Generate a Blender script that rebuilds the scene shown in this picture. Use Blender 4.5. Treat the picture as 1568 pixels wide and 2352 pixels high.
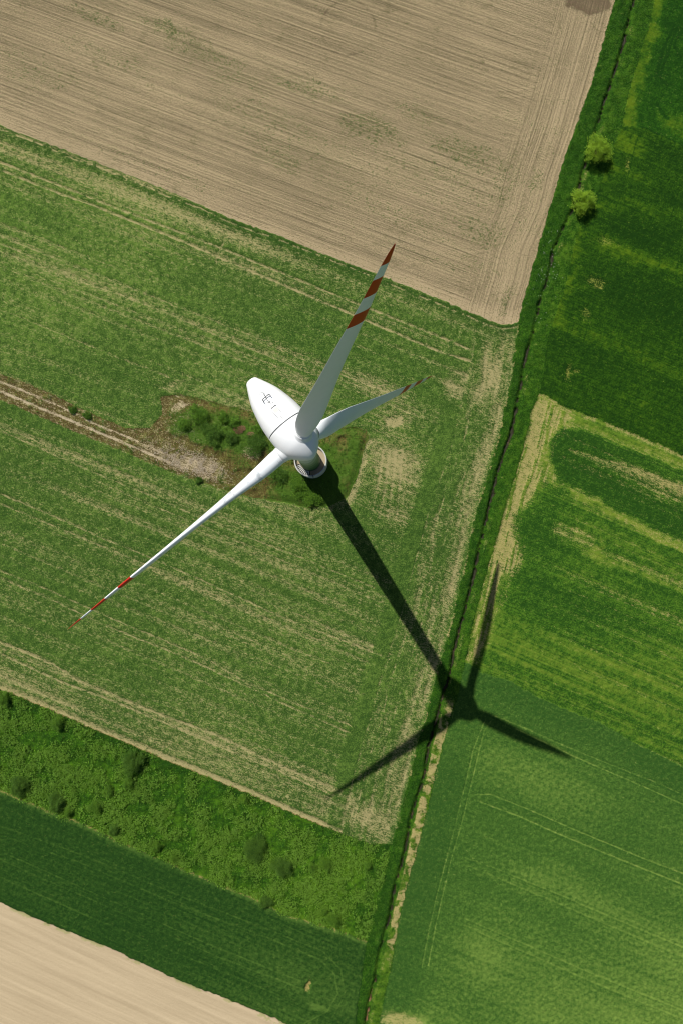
import bpy, math
import numpy as np
from mathutils import Vector, Matrix

for o in list(bpy.data.objects): bpy.data.objects.remove(o)
S = bpy.context.scene
C = S.collection

# ------------------------------------------------------------------ camera
CAM = np.array([9.684, -13.797, 189.134]); PITCH = 0.010709; ROLL = 0.014027; FPX = 1810.55
cd = bpy.data.cameras.new('camera'); cam = bpy.data.objects.new('camera', cd); C.objects.link(cam)
cam.location = CAM; cam.rotation_euler = (PITCH, ROLL, 0)
cd.sensor_fit = 'VERTICAL'; cd.sensor_height = 36; cd.sensor_width = 24
cd.lens = 36 * FPX / 2352; cd.clip_end = 9000; cd.clip_start = 1
S.camera = cam

# ------------------------------------------------------------------ light
SX, SY = 0.39285, -0.63807                     # metres of shadow per metre of height
elev = math.atan(1 / math.hypot(SX, SY)); az_to = math.atan2(-SY, -SX)
W = bpy.data.worlds.new('World'); S.world = W; W.use_nodes = True
nt = W.node_tree; bg = nt.nodes['Background']
sky = nt.nodes.new('ShaderNodeTexSky'); sky.sky_type = 'NISHITA'; sky.sun_disc = False
sky.sun_elevation = elev; sky.sun_rotation = math.pi / 2 - az_to
nt.links.new(sky.outputs[0], bg.inputs[0]); bg.inputs[1].default_value = 0.052
sl = bpy.data.lights.new('sun', 'SUN'); sl.energy = 4.6; sl.angle = math.radians(0.5); sl.color = (1, .965, .9)
sun = bpy.data.objects.new('sun', sl); C.objects.link(sun); sun.location = (-60, 100, 160)
sun.rotation_euler = Vector((SX, SY, -1)).to_track_quat('-Z', 'Y').to_euler()
S.view_settings.view_transform = 'Standard'; S.view_settings.look = 'None'
S.view_settings.exposure = 0.0; S.view_settings.gamma = 1.0
S.cycles.max_bounces = 4; S.cycles.filter_width = 1.1

# ------------------------------------------------------------------ helpers
def lin(r, g, b):
    f = lambda c: (c / 255 / 12.92) if c <= 10 else ((c / 255 + .055) / 1.055) ** 2.4
    return (f(r), f(g), f(b), 1)

def tag(o, label=None, cat=None, group=None, kind=None):
    if label: o['label'] = label
    if cat: o['category'] = cat
    if group: o['group'] = group
    if kind: o['kind'] = kind
    return o

def npmesh(name, V, F, mat, parent=None, smooth=False, matidx=None, attrs=None):
    """V (n,3), F (m,k) int or a list of such arrays"""
    me = bpy.data.meshes.new(name)
    Fs = F if isinstance(F, list) else [F]
    me.vertices.add(len(V)); me.vertices.foreach_set('co', np.asarray(V, np.float32).ravel())
    nl = sum(f.size for f in Fs); nf = sum(len(f) for f in Fs)
    me.loops.add(nl); me.polygons.add(nf)
    me.loops.foreach_set('vertex_index', np.concatenate([np.asarray(f, np.int32).ravel() for f in Fs]))
    tot = np.concatenate([np.full(len(f), f.shape[1], np.int32) for f in Fs])
    st = np.concatenate([[0], np.cumsum(tot)[:-1]]).astype(np.int32)
    me.polygons.foreach_set('loop_start', st); me.polygons.foreach_set('loop_total', tot)
    me.polygons.foreach_set('use_smooth', np.full(nf, smooth, bool))
    for m in (mat if isinstance(mat, (list, tuple)) else [mat]): me.materials.append(m)
    if matidx is not None: me.polygons.foreach_set('material_index', np.asarray(matidx, np.int32))
    if attrs:
        for k, a in attrs.items():
            if a.ndim == 1:
                t = me.attributes.new(k, 'FLOAT', 'POINT'); t.data.foreach_set('value', a.astype(np.float32))
            else:
                t = me.attributes.new(k, 'FLOAT_VECTOR', 'POINT'); t.data.foreach_set('vector', a.astype(np.float32).ravel())
    me.update(calc_edges=True); me.validate()
    o = bpy.data.objects.new(name, me); C.objects.link(o)
    if parent is not None: o.parent = parent
    return o

def empty(name, loc, parent=None):
    o = bpy.data.objects.new(name, None); C.objects.link(o); o.location = loc; o.empty_display_size = 1
    return o

class G:                                       # node graph helper
    def __init__(s, name):
        s.m = bpy.data.materials.new(name); s.m.use_nodes = True; s.t = s.m.node_tree
        s.b = s.t.nodes['Principled BSDF']
    def n(s, typ, ins={}, **kw):
        x = s.t.nodes.new(typ)
        for k, v in kw.items(): setattr(x, k, v)
        for k, v in ins.items():
            if isinstance(v, bpy.types.NodeSocket): s.t.links.new(v, x.inputs[k])
            else: x.inputs[k].default_value = v
        return x
    def math(s, op, a, b=0.0, c=None):
        ins = {0: a, 1: b}
        if c is not None: ins[2] = c
        return s.n('ShaderNodeMath', ins, operation=op).outputs[0]
    def mix(s, f, a, b):
        return s.n('ShaderNodeMix', {0: f, 6: a, 7: b}, data_type='RGBA').outputs[2]
    def noise(s, vec, scale, detail=3, rough=.6, **kw):
        return s.n('ShaderNodeTexNoise', {'Vector': vec, 'Scale': scale, 'Detail': detail, 'Roughness': rough}, **kw).outputs[0]
    def attr(s, name, vec=False):
        return s.n('ShaderNodeAttribute', attribute_name=name).outputs['Vector' if vec else 'Fac']
    def ramp(s, v, lo, hi):
        return s.n('ShaderNodeMapRange', {0: v, 1: lo, 2: hi}, interpolation_type='SMOOTHSTEP').outputs[0]
    def scale(s, v, x, y, z=1):
        return s.n('ShaderNodeVectorMath', {0: v, 1: (x, y, z)}, operation='MULTIPLY').outputs[0]
    def out(s, col, rough=.9, bump=None, strength=.5, dist=.1, spec=.2):
        s.t.links.new(col, s.b.inputs['Base Color']) if isinstance(col, bpy.types.NodeSocket) else setattr(s.b.inputs['Base Color'], 'default_value', col)
        s.b.inputs['Roughness'].default_value = rough; s.b.inputs['Specular IOR Level'].default_value = spec
        if bump is not None:
            b = s.n('ShaderNodeBump', {'Height': bump, 'Strength': strength, 'Distance': dist})
            s.t.links.new(b.outputs[0], s.b.inputs['Normal'])
        return s.m

# numpy noise -------------------------------------------------------
def vnoise(x, y, seed=0):
    xi = np.floor(x).astype(np.int64); yi = np.floor(y).astype(np.int64)
    fx = (x - xi).astype(np.float32); fy = (y - yi).astype(np.float32)
    fx = fx * fx * (3 - 2 * fx); fy = fy * fy * (3 - 2 * fy)
    def h(i, j):
        n = (i * 374761393 + j * 668265263 + seed * 1442695041) & 0xffffffff
        n = ((n ^ (n >> 13)) * 1274126177) & 0xffffffff
        return ((n ^ (n >> 16)) & 0xffff).astype(np.float32) / 65535
    a = h(xi, yi); b = h(xi + 1, yi); c = h(xi, yi + 1); d = h(xi + 1, yi + 1)
    return a + (b - a) * fx + (c - a) * fy + (a - b - c + d) * fx * fy
def fbm(x, y, seed=0, oct=4, gain=.5):
    s = 0; a = 1; t = 0
    for o in range(oct):
        s = s + a * vnoise(x * 2 ** o + 17.3 * o, y * 2 ** o - 9.1 * o, seed + o * 7); t += a; a *= gain
    return s / t
def ss(x, lo, hi):
    t = np.clip((x - lo) / (hi - lo), 0, 1); return t * t * (3 - 2 * t)

# survey coordinates: 'D' units, about 9.57 to the metre on the ground
cx, sx_, cy, sy_ = math.cos(PITCH), math.sin(PITCH), math.cos(ROLL), math.sin(ROLL)
RM = np.array([[cy, 0, sy_], [0, 1, 0], [-sy_, 0, cy]]) @ np.array([[1, 0, 0], [0, cx, -sx_], [0, sx_, cx]])
K = FPX / CAM[2]
def gp(px, py, z=0.0):
    r = RM @ np.array([px - 784., -(py - 1176.), -FPX]); t = (z - CAM[2]) / r[2]; p = CAM + r * t
    return p
def to_d(x, y):
    X = x - CAM[0]; Y = y - CAM[1]; Z = -CAM[2]
    a = RM[0, 0] * X + RM[1, 0] * Y + RM[2, 0] * Z; b = RM[0, 1] * X + RM[1, 1] * Y + RM[2, 1] * Z; c = RM[0, 2] * X + RM[1, 2] * Y + RM[2, 2] * Z
    return 784 + FPX * a / -c, 1176 - FPX * b / -c

# ------------------------------------------------------------------ the terrain grid
STEP = 0.2
x0, y1 = gp(-70, -70)[:2]; x1, y0 = gp(1638, 2422)[:2]
def axis(a, b):
    core = np.arange(a, b, STEP); g = []; s = STEP; p = 0
    while p < 3000: s *= 1.16; p += s; g.append(p)
    g = np.array(g); return np.concatenate([(a - g)[::-1], core, core[-1] + g])
gx = axis(x0, x1); gy = axis(y0, y1)
XX, YY = np.meshgrid(gx, gy)
PX, PY = to_d(XX, YY); PX = PX.astype(np.float32); PY = PY.astype(np.float32)
colx = PX[len(gy) // 2]; rowy = PY[:, len(gx) // 2]
MX, MY = XX.astype(np.float32), YY.astype(np.float32)

def ldist(P, maxd=40, wx=None, wy=None):
    """distance (D units) to a polyline, big where farther than maxd"""
    D = np.full(PX.shape, 1e6, np.float32); m = maxd + 20
    qx = PX if wx is None else wx; qy = PY if wy is None else wy
    for (ax, ay), (bx, by) in zip(P[:-1], P[1:]):
        n = max(1, int(math.hypot(bx - ax, by - ay) // 150)) if maxd < 200 else 1
        for k in range(n):
            sx0, sy0 = ax + (bx - ax) * k / n, ay + (by - ay) * k / n; sx1, sy1 = ax + (bx - ax) * (k + 1) / n, ay + (by - ay) * (k + 1) / n
            i = np.where((colx > min(sx0, sx1) - m) & (colx < max(sx0, sx1) + m))[0]; j = np.where((rowy > min(sy0, sy1) - m) & (rowy < max(sy0, sy1) + m))[0]
            if not len(i) or not len(j): continue
            sl_ = (slice(j[0], j[-1] + 1), slice(i[0], i[-1] + 1))
            x = qx[sl_] - sx0; y = qy[sl_] - sy0; dx, dy = sx1 - sx0, sy1 - sy0; L = dx * dx + dy * dy
            t = np.clip((x * dx + y * dy) / L, 0, 1)
            D[sl_] = np.minimum(D[sl_], np.hypot(x - t * dx, y - t * dy))
    return D
def inside(P, qx, qy):
    r = np.zeros(qx.shape, bool)
    for (ax, ay), (bx, by) in zip(P, P[1:] + P[:1]):
        if ay == by: continue
        c = ((ay > qy) != (by > qy)) & (qx < (bx - ax) * (qy - ay) / (by - ay) + ax); r ^= c
    return r
def blob(x, y, rx, ry, ang=22, hard=.35, nz=.5):
    a = math.radians(ang); dx = (WX - x); dy = (WY - y)
    u = (dx * math.cos(a) + dy * math.sin(a)) / rx; v = (-dx * math.sin(a) + dy * math.cos(a)) / ry
    d = np.sqrt(u * u + v * v) + (NB - .5) * nz
    return 1 - ss(d, 1 - hard, 1 + hard)
def interp_x(P):                               # x of a line as a function of D-y
    p = sorted(P, key=lambda q: q[1]); return np.interp(PY, [q[1] for q in p], [q[0] for q in p]).astype(np.float32)
def line(P, w=2.2, soft=1.5, brk=0.4, sc=.12):
    d = ldist(P, w + soft + 4, LX, LY)
    m = 1 - ss(d, w * .4, w + soft)
    return m * np.clip(1 - brk + brk * 2.2 * (NS - .25), 0, 1.2)

n1 = fbm(MX * .9, MY * .9, 3, 3) - .5; n2 = fbm(MX * .9, MY * .9, 9, 3) - .5
n3 = fbm(MX * .12, MY * .12, 13, 2) - .5; n4 = fbm(MX * .12, MY * .12, 19, 2) - .5
WX = PX + n1 * 12 + n3 * 26; WY = PY + n2 * 12 + n4 * 26          # softly warped
EX = PX + n1 * 6; EY = PY + n2 * 6                                # edges
LX = PX + n1 * 1.5 + n3 * 2; LY = PY + n2 * 1.5 + n4 * 2              # wheel tracks
NB = fbm(MX * .35, MY * .35, 23, 4); NS = fbm(MX * .8, MY * .8, 31, 3)

DITCH = [(2000, -1900), (1456, 0), (1439, 65), (1424, 115), (1396, 210), (1371, 295), (1352, 350), (1334, 400), (1314, 480), (1272, 575), (1258, 635), (1236, 705), (1219, 784), (1209, 814), (1189, 919), (1166, 1009), (1144, 1084), (1129, 1134), (1109, 1224), (1094, 1299), (1074, 1379), (1059, 1434), (1039, 1509), (1029, 1554), (1016, 1593), (1004, 1643), (986, 1713), (971, 1783), (954, 1843), (934, 1928), (921, 1993), (904, 2058), (889, 2123), (871, 2203), (864, 2238), (851, 2283), (839, 2352), (340, 4400)]
BANKL = [(1960, -1900), (1409, 0), (1389, 70), (1364, 165), (1324, 280), (1289, 375), (1259, 480), (1224, 600), (1194, 710), (1186, 750), (1181, 784), (1172, 870), (1154, 944), (1144, 999), (1116, 1094), (1089, 1184), (1061, 1314), (1039, 1409), (1014, 1504), (994, 1568), (979, 1633), (954, 1718), (929, 1818), (912, 1885), (899, 1935), (882, 2000), (862, 2080), (843, 2150), (830, 2230), (815, 2352), (300, 4400)]
BANKR = [(2060, -1900), (1501, 0), (1484, 75), (1459, 150), (1439, 225), (1431, 270), (1423, 300), (1409, 330), (1392, 385), (1374, 425), (1352, 480), (1324, 530), (1312, 575), (1294, 665), (1264, 750), (1252, 784), (1247, 849), (1236, 904), (1219, 944), (1204, 1009), (1184, 1089), (1166, 1134), (1146, 1209), (1129, 1269), (1109, 1334), (1089, 1414), (1069, 1509), (1050, 1590), (1036, 1640), (1024, 1678), (1009, 1733), (989, 1818), (969, 1898), (949, 1978), (934, 2028), (916, 2108), (904, 2178), (891, 2243), (881, 2293), (868, 2352), (370, 4400)]
FAR = 40000
BROWN_E = [(-FAR, 290 - FAR * .36), (-400, 135), (0, 290), (133, 340), (277, 396), (411, 450), (523, 500), (636, 542), (739, 584), (852, 626), (974, 675), (1094, 725), (1150, 747), (1192, 742), (1300, 760)]
FIELD_S = [(-FAR, 1583 - FAR * .42), (0, 1583), (40, 1598), (125, 1633), (190, 1663), (285, 1703), (400, 1753), (500, 1793), (590, 1830), (685, 1873), (784, 1913), (849, 1938), (915, 1936), (1000, 1936)]
WEED_S = [(-FAR, 1813 - FAR * .42), (0, 1813), (125, 1868), (200, 1893), (275, 1933), (350, 1963), (475, 2018), (575, 2058), (650, 2098), (784, 2138), (850, 2165), (950, 2190)]
DARK_S = [(-FAR, 2068 - FAR * .42), (0, 2068), (75, 2103), (150, 2133), (250, 2173), (400, 2243), (500, 2283), (600, 2323), (665, 2352), (900, 2455)]
R12 = [(1395, 290), (1475, 297), (1568, 340), (FAR, 340 + FAR * .43)]
R23 = [(1205, 900), (1254, 909), (1289, 934), (1359, 959), (1434, 989), (1568, 1046), (FAR, 1046 + FAR * .43)]
R34 = [(1000, 1510), (1075, 1522), (1104, 1545), (1164, 1562), (1209, 1588), (1284, 1625), (1374, 1658), (1459, 1708), (1568, 1762), (FAR, 1762 + FAR * .43)]
def yof(P, wob=0, px=None):
    px = EX if px is None else px
    return np.interp(px, [q[0] for q in P], [q[1] for q in P]).astype(np.float32)

xd, xl, xr = interp_x(DITCH), interp_x(BANKL), interp_x(BANKR)
sd = (PX - xd) / K * .97                         # metres east of the ditch centre line
NAMES = ['green_field', 'bare_field', 'ditch_bank', 'dark_field', 'wheat_field', 'striped_field', 'bluish_field', 'meadow', 'deep_green_field', 'stubble_field', 'waste_ground', 'track', 'ditch']
GREEN, BROWN, BANK, R1, R2, R3, R4, WEED, D5, TAN, WASTE, TRACK, DIT = range(13)
cls = np.full(PX.shape, GREEN, np.int8)
west = EX < xl
cls[west & (EY < yof(BROWN_E))] = BROWN
cls[west & (EY > yof(FIELD_S))] = WEED
cls[west & (EY > yof(WEED_S))] = D5
cls[west & (EY > yof(DARK_S))] = TAN
east = EX > xr
cls[east] = R1
cls[east & (EY > yof(R12))] = R2
cls[east & (EY > yof(R23))] = R3
cls[east & (EY > yof(R34))] = R4
cls[~west & ~east] = BANK
dwob = sd + n1 * .5
dcx = sd + n3 * .9 + n1 * .35
cls[(np.abs(dcx) < .07 + .10 * ss(PY, 780, 900) + .9 * (NS - .5) - .05 * ss(PY, 1580, 1700) - .2 * ss(PY, 560, 640) * (1 - ss(PY, 760, 840)) * (NB > .45) + .3 * n4)] = DIT
WASTE_P = [(370, 914), (410, 905), (470, 920), (590, 948), (680, 975), (760, 985), (815, 982), (838, 990), (846, 1003), (833, 1043), (820, 1096), (798, 1142), (758, 1162), (714, 1168), (648, 1155), (605, 1148), (550, 1138), (450, 1106), (400, 1088), (350, 1068), (300, 1045), (225, 1014), (100, 962), (0, 918), (-FAR, 918 - FAR * .43), (-FAR, 858 - FAR * .43), (0, 858), (100, 897), (200, 946), (290, 985), (345, 985), (372, 955)]
wst = inside(WASTE_P, EX, EY) & (cls == GREEN); cls[wst] = WASTE

# row coordinates in metres
q0 = PY - .4 * PX
slope = np.where(PX < xd, .37 + .06 * np.clip(q0 / 1474, -.3, 1.4), .43).astype(np.float32)
rv = (PY - slope * PX) / np.sqrt(1 + slope ** 2) / K; ru = (PX + slope * PY) / np.sqrt(1 + slope ** 2) / K
ROW = np.stack([ru, rv, np.zeros_like(ru)], -1)
ROW2 = np.stack([PY / K, sd, np.zeros_like(ru)], -1)

# ---- masks: dry (bare or straw-coloured), tone (-1 dark .. 1 light/yellow), ext (per-field extra), head (headland rows)
dry = np.zeros(PX.shape, np.float32); tone = dry.copy(); ext = dry.copy(); head = dry.copy()
strk = fbm(ru * .018, rv * .55, 41, 4)            # streaks along rows
strk2 = fbm(ru * .03, rv * 1.3, 47, 3)
big = fbm(MX * .045, MY * .045, 51, 3)
mott = fbm(MX * .5, MY * .5, 57, 3)

# -- the green crop left of the ditch
rws = fbm(ru * .02, rv * 1.5, 43, 2); rw2 = ss(fbm(ru * .012, rv * .8, 45, 2), .58, .72)
g = .24 + .45 * (strk - .5) + .28 * (big - .5) + .34 * (rws - .5) + .17 * rw2 * (.4 + NS)
a = np.maximum
dtop = PY - yof(BROWN_E, px=PX); dbot = yof(FIELD_S, px=PX) - PY
g = g + .26 * (.5 + strk) * ss(dtop, 18, 38) * (1 - ss(dtop, 60, 105)) * (1 - .4 * ss(PX, 500, 900)) - .1 * (1 - ss(dtop, 6, 16)) + .5 * (1 - ss(np.abs(dtop - 9 - 10 * n3), 1, 3)) * (NS > .45) + .12 * (1 - ss(PX, 500, 1100)) * (1 - ss(dtop, 40, 80))
g = g + .2 * (1 - ss(dbot, 85, 125)) + .38 * (1 - ss(dbot, 5, 18))
for P, w, k in [([(-300, 250), (0, 372), (250, 472), (500, 567), (784, 684), (950, 750), (1078, 803)], 3.2, .75), ([(-300, 262), (0, 390), (150, 450), (200, 467), (400, 547), (540, 607), (784, 712), (1000, 805), (1080, 830)], 3.6, .8),
    ([(-300, 420), (0, 542), (160, 607), (375, 692), (625, 789), (800, 858)], 2.6, .5), ([(-200, 480), (0, 560), (225, 655), (325, 695), (500, 770), (740, 868)], 2.8, .55),
    ([(-200, 630), (0, 712), (75, 740), (175, 782), (295, 829), (390, 868)], 2.4, .55), ([(185, 784), (295, 832), (380, 862)], 2, .4), ([(540, 784), (640, 822), (740, 862)], 2.4, .5), ([(590, 780), (680, 817), (760, 852), (900, 905)], 2.4, .5),
    ([(-200, 905), (0, 989), (125, 1044), (250, 1099), (350, 1139), (430, 1175), (572, 1235), (689, 1279), (860, 1350)], 2.6, .55), ([(225, 1105), (309, 1142), (386, 1175), (463, 1206), (554, 1246), (689, 1305), (800, 1350)], 2.4, .5),
    ([(-200, 1050), (0, 1134), (100, 1174), (250, 1241), (360, 1286), (500, 1349), (650, 1419), (784, 1469), (880, 1508)], 2.7, .65), ([(-200, 1072), (0, 1156), (165, 1224), (310, 1286), (450, 1346), (625, 1424), (770, 1484)], 2.6, .55),
    ([(-200, 1220), (0, 1309), (100, 1349), (200, 1394), (350, 1459), (475, 1514), (570, 1568), (675, 1613), (784, 1656), (835, 1680)], 2.6, .62), ([(-200, 1240), (0, 1326), (125, 1379), (225, 1429), (400, 1499), (550, 1566), (665, 1622), (770, 1668), (832, 1696)], 2.7, .62),
    ([(-200, 1380), (0, 1474), (100, 1514), (190, 1568), (300, 1613), (400, 1653), (500, 1688), (600, 1738), (700, 1783), (784, 1818)], 5, .85), ([(-200, 1412), (0, 1499), (145, 1568), (250, 1605), (375, 1658), (500, 1713), (625, 1763), (750, 1818)], 3.2, .7)]:
    g = a(g, g * .3 + k * line(P, w)) if w < 4 else a(g, k * line(P, w, brk=.3))
g = a(g, .62 * line([(520, 540), (512, 565), (497, 592), (500, 606)], 3.5)); g = a(g, .6 * line([(520, 540), (532, 556)], 3))
for b in [(872, 882, 70, 30, 20), (905, 958, 60, 22, 15), (1010, 868, 48, 12, 30), (1043, 890, 18, 26, 0), (915, 1195, 45, 30, 40), (690, 890, 60, 25, 30), (930, 1080, 26, 70, -12), (885, 1060, 30, 60, -10), (400, 885, 22, 8, -20), (1075, 890, 40, 60, 10), (600, 935, 40, 10, 20)]:
    g = a(g, g + .27 * blob(*b, hard=.8))
g = a(g, .85 * blob(905, 968, 24, 13, 15, hard=.5))
dw = ldist(WASTE_P[:22], 60)                      # straw rim round the waste ground
rim = (1 - ss(dw + (NB - .5) * 30, 4, 36)) * (.45 + .7 * NS) * ss(PX, 470, 640) * (ss(PY, 990, 1020))
rim = rim * np.where(PX > 800, 1.25, .8)
g = a(g, .72 * rim)
for k_ in range(4):
    g = a(g, g + .22 * line([(880 + 14 * k_, 1035), (870 + 16 * k_, 1110), (850 + 20 * k_, 1190)], 3))
hx = xl - PX                                      # D units west of the bank
hw = 100 + 25 * ss(PY, 900, 1700)
hm = (1 - ss(hx, hw - 8, hw + 4)) * ss(PY, 745, 800)
hs = fbm(PY / K * .12, hx / K * 1.1, 61, 3)
gh = .26 + .30 * (1 - ss(hx, 10, 85)) + .6 * (hs - .5) + .3 * (NB - .5)
g = g * (1 - hm) + (gh) * hm
g = g - .35 * ss(hx, hw - 2, hw + 6) * (1 - ss(hx, hw + 26, hw + 50)) * ss(PY, 900, 1000)
for o_, w_ in ((0, 1.2), (24, 1.8), (52, 2.2)):
    g = a(g, .62 * (1 - ss(np.abs(hx - hw + o_ + n3 * 6), w_ * .5, w_ + 1.3)) * np.clip(2.2 * (NS - .22), 0, 1) * ss(PY, 900, 960) * (1 - ss(PY, 1880, 1910)))
g = g - .18 * (1 - ss(hx, 2, 10))
for b in [(800, 1860, 60, 34, 10), (860, 1880, 30, 40, 0), (1100, 870, 30, 60, 12)]: g = a(g, g + .28 * blob(*b, hard=.5))
m = cls == GREEN; dry[m] = g[m]
tn = .6 * (big - .5) - .15 * ss(PY, 900, 1200) + .22 * (1 - ss(PX, 150, 700)) * (1 - ss(PY, 700, 950)) - .6 * (1 - ss(dtop, 14, 32))
tone[m] = tn[m]; head[m] = hm[m]

# -- bare field
hmB = (1 - ss(hx + 26 * (NB - .5) , 85, 175)); hmB2 = (1 - ss(hx, 65, 125)); 
bt = .9 * (strk - .5) + .9 * (big - .5) + .5 * (strk2 - .5)
bt = bt * (1 - .6 * hmB) + .25 * hmB2
bt = bt + .95 * (1 - ss(-dtop, 10, 42)) * (.4 + .6 * ss(-dtop, 0, 6)) + .22 * (1 - ss(PX, 0, 500)) * (1 - ss(np.abs(PY - 180), 60, 200))
bt = bt - 1.3 * blob(1345, 0, 60, 26, 14, hard=.12, nz=.35)
for b in [(800, 40, 62, 44, 0), ]:
    r_ = np.abs(np.hypot((PX - 799) / 62, (PY - 64) / 62) - 1); bt = bt - .7 * (1 - ss(r_, .02, .06)) * ss(NS, .36, .55)
for P in ([(1130, 205), (1180, 208), (1225, 200), (1258, 182), (1280, 150)], [(1120, 218), (1180, 222), (1232, 212), (1268, 190)], [(1090, 285), (1150, 303), (1200, 308), (1245, 290), (1275, 262)], [(1085, 298), (1150, 318), (1205, 322), (1255, 302), (1290, 268)], [(1020, 420), (1080, 440), (1130, 430)], [(980, 560), (1050, 585), (1120, 575), (1160, 540)]):
    bt = bt + .5 * line(P, 2.5, 2) - .0
    LX, LY = LX + 3, LY - 4; bt = bt - .4 * line(P, 1.3, 1.5); LX, LY = LX - 3, LY + 4
rowc_ = 1 - ss(np.abs(np.mod(rv, 6.2) - 3.1), .12, .45); bt = bt - .5 * rowc_ * ss(NS, .35, .55) * ss(strk2, .35, .6) * (1 - hmB)
wd = .3 * ss(strk, .45, .75) * ss(big, .4, .7)
for x, y, rx, ry, k in [(380, 62, 75, 16, .75), (225, 40, 60, 14, .55), (470, 120, 90, 22, .5), (700, 205, 90, 20, .6), (850, 300, 80, 26, .6), (540, 180, 90, 20, .4), (600, 260, 90, 30, .35), (660, 370, 50, 26, .5), (1060, 350, 80, 32, .6), (1000, 400, 140, 30, .4), (1150, 430, 40, 60, .45), (1100, 530, 70, 30, .5), (1090, 600, 60, 20, .35), (960, 270, 60, 20, .4), (100, 170, 120, 30, .35), (250, 130, 100, 24, .35), (700, 330, 200, 50, .3), (1225, 415, 14, 26, .6), (1160, 690, 12, 34, .65), (880, 480, 160, 30, .3)]:
    wd = a(wd, k * blob(x, y, rx, ry, 20, hard=.7, nz=.9))
wd = 1.25 * wd * (1 - .6 * ss(PX, 300, 1400) * (1 - ss(PY, 60, 240)))
m = cls == BROWN; tone[m] = bt[m]; ext[m] = wd[m]; head[m] = hmB[m]
dry[m] = hmB2[m]

# -- banks of the ditch
bk = .8 * (NB - .5) - .35 * (sd < 0) * ss(-sd, .2, 1.5)
bd = .35 * (1 - ss(np.abs(sd - .9), .2, .7)) * ss(NB, .45, .65)
bd = a(bd, .7 * ss(PY, 1580, 1640) * ss(sd, .4, .8) * (1 - ss(sd, 2.0 + 1.2 * NB, 3.2)) * (.3 + .8 * ss(NS, .3, .6)) * (.5 + NS) * (1 - ss(PY, 2150, 2250)))
bd = a(bd, .6 * (1 - ss(PX - xl, 2, 7)) * (PY > 745) * (PY < 1900) * ss(NS, .45, .6))
bk = bk + .9 * blob(838, 2125, 16, 34, 0, hard=.3) + .4 * ss(sd, .3, 1) * ss(PY, 1600, 1700)
m = cls == BANK; tone[m] = bk[m]; dry[m] = bd[m]
m = cls == DIT; dry[m] = (ss(PY, 1990, 2300) * .6 + .9 * ss(NB, .5, .65) * .5)[m]

# -- eastern crops
str3 = fbm(ru * .015, rv * .9, 71, 4); str4 = fbm(ru * .012, rv * .28, 77, 3)
def east_lines(P, w=1.3): return line(P, w, 1.2, brk=.35)
# top right
t1 = -.3 + .7 * (str4 - .5) + .5 * (str3 - .5) + 1.35 * (1 - ss(PX - xr + 26 * (NB - .5), 8, 44)) * (.3 + .9 * NB) - .3 * line([(1568, 20), (1530, 100), (1505, 160), (1500, 230)], 3, 3)
for P in ([(1545, 60), (1520, 120), (1506, 170)], [(1554, 62), (1530, 125), (1512, 180)], [(1568, 70), (1552, 90), (1545, 110), (1560, 135)], [(1505, 240), (1518, 265), (1530, 275)], [(1506, 170), (1518, 190), (1530, 198)]): t1 = t1 - 1.1 * line(P, 2.4, 2)
t1 = t1 + .6 * blob(1550, 290, 50, 30, 20, hard=.8)
t1 = t1 - 1.2 * (1 - ss(np.abs(PY - yof(R12, px=PX)), 1, 5)) * (PX > 1470)
m = cls == R1; tone[m] = t1[m]; ext[m] = str3[m]
t2 = -.3 + .8 * (str4 - .5) + .7 * (str3 - .5) + .5 * (big - .5)
for x, y, rx, ry, k, an in [(1500, 485, 95, 12, .75, 12), (1500, 602, 90, 13, 1.0, 14), (1400, 480, 30, 14, .4, 20), (1340, 640, 26, 22, .4, 100), (1560, 560, 60, 20, .3, 20), (1450, 415, 40, 12, .6, 18), (1480, 660, 90, 30, .35, 20), (1400, 560, 40, 18, .5, 20), (1560, 650, 40, 14, .4, 20)]:
    t2 = t2 + .9 * k * blob(x, y, rx * 1.1, ry * 1.3, an, hard=.98, nz=.5) * (.5 + str3)
exr = PX - xr
t2 = t2 + .8 * (1 - ss(exr + 30 * (NB - .5), 0, 40)) * ss(NB, .3, .55) * ss(PY, 320, 420) * (1 - ss(PY, 700, 780)) + .9 * blob(1445, 335, 45, 22, 30, hard=.6)
t2 = t2 - .55 * blob(1500, 700, 110, 60, 20, hard=.9) - .5 * blob(1480, 540, 70, 24, 15, hard=.9) - .3 * blob(1380, 840, 70, 70, 20, hard=.9)
t2 = t2 + .4 * blob(1370, 770, 110, 80, 20, hard=.99) + .35 * blob(1420, 900, 130, 40, 22, hard=.99)
vl = np.abs(np.mod(exr + 9 * n3 - .08 * PY, 44) - 22); t2 = t2 - .4 * (1 - ss(vl, .6, 2)) * (NS > .42) * (exr > 30)
for k_ in range(9): t2 = t2 + .25 * line([(1330 + 0 * k_, 700 + 27 * k_), (1568, 700 + 27 * k_ + 98)], .8, 1, brk=.7)
d2 = np.zeros_like(t2)
for x, y, rx, ry, k in [(1391, 557, 18, 7, .5), (1369, 645, 16, 7, .6), (1344, 720, 8, 12, .5), (1436, 385, 5, 14, .7), (1301, 849, 5, 14, .8), (1320, 850, 8, 6, .5), (1378, 655, 8, 5, .6), (1296, 870, 12, 8, .3)]:
    d2 = a(d2, .8 * k * blob(x, y, rx * 1.3, ry * 1.2, 10, hard=.95, nz=.9))
m = cls == R2; tone[m] = t2[m]; dry[m] = d2[m]; ext[m] = str3[m]
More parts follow.
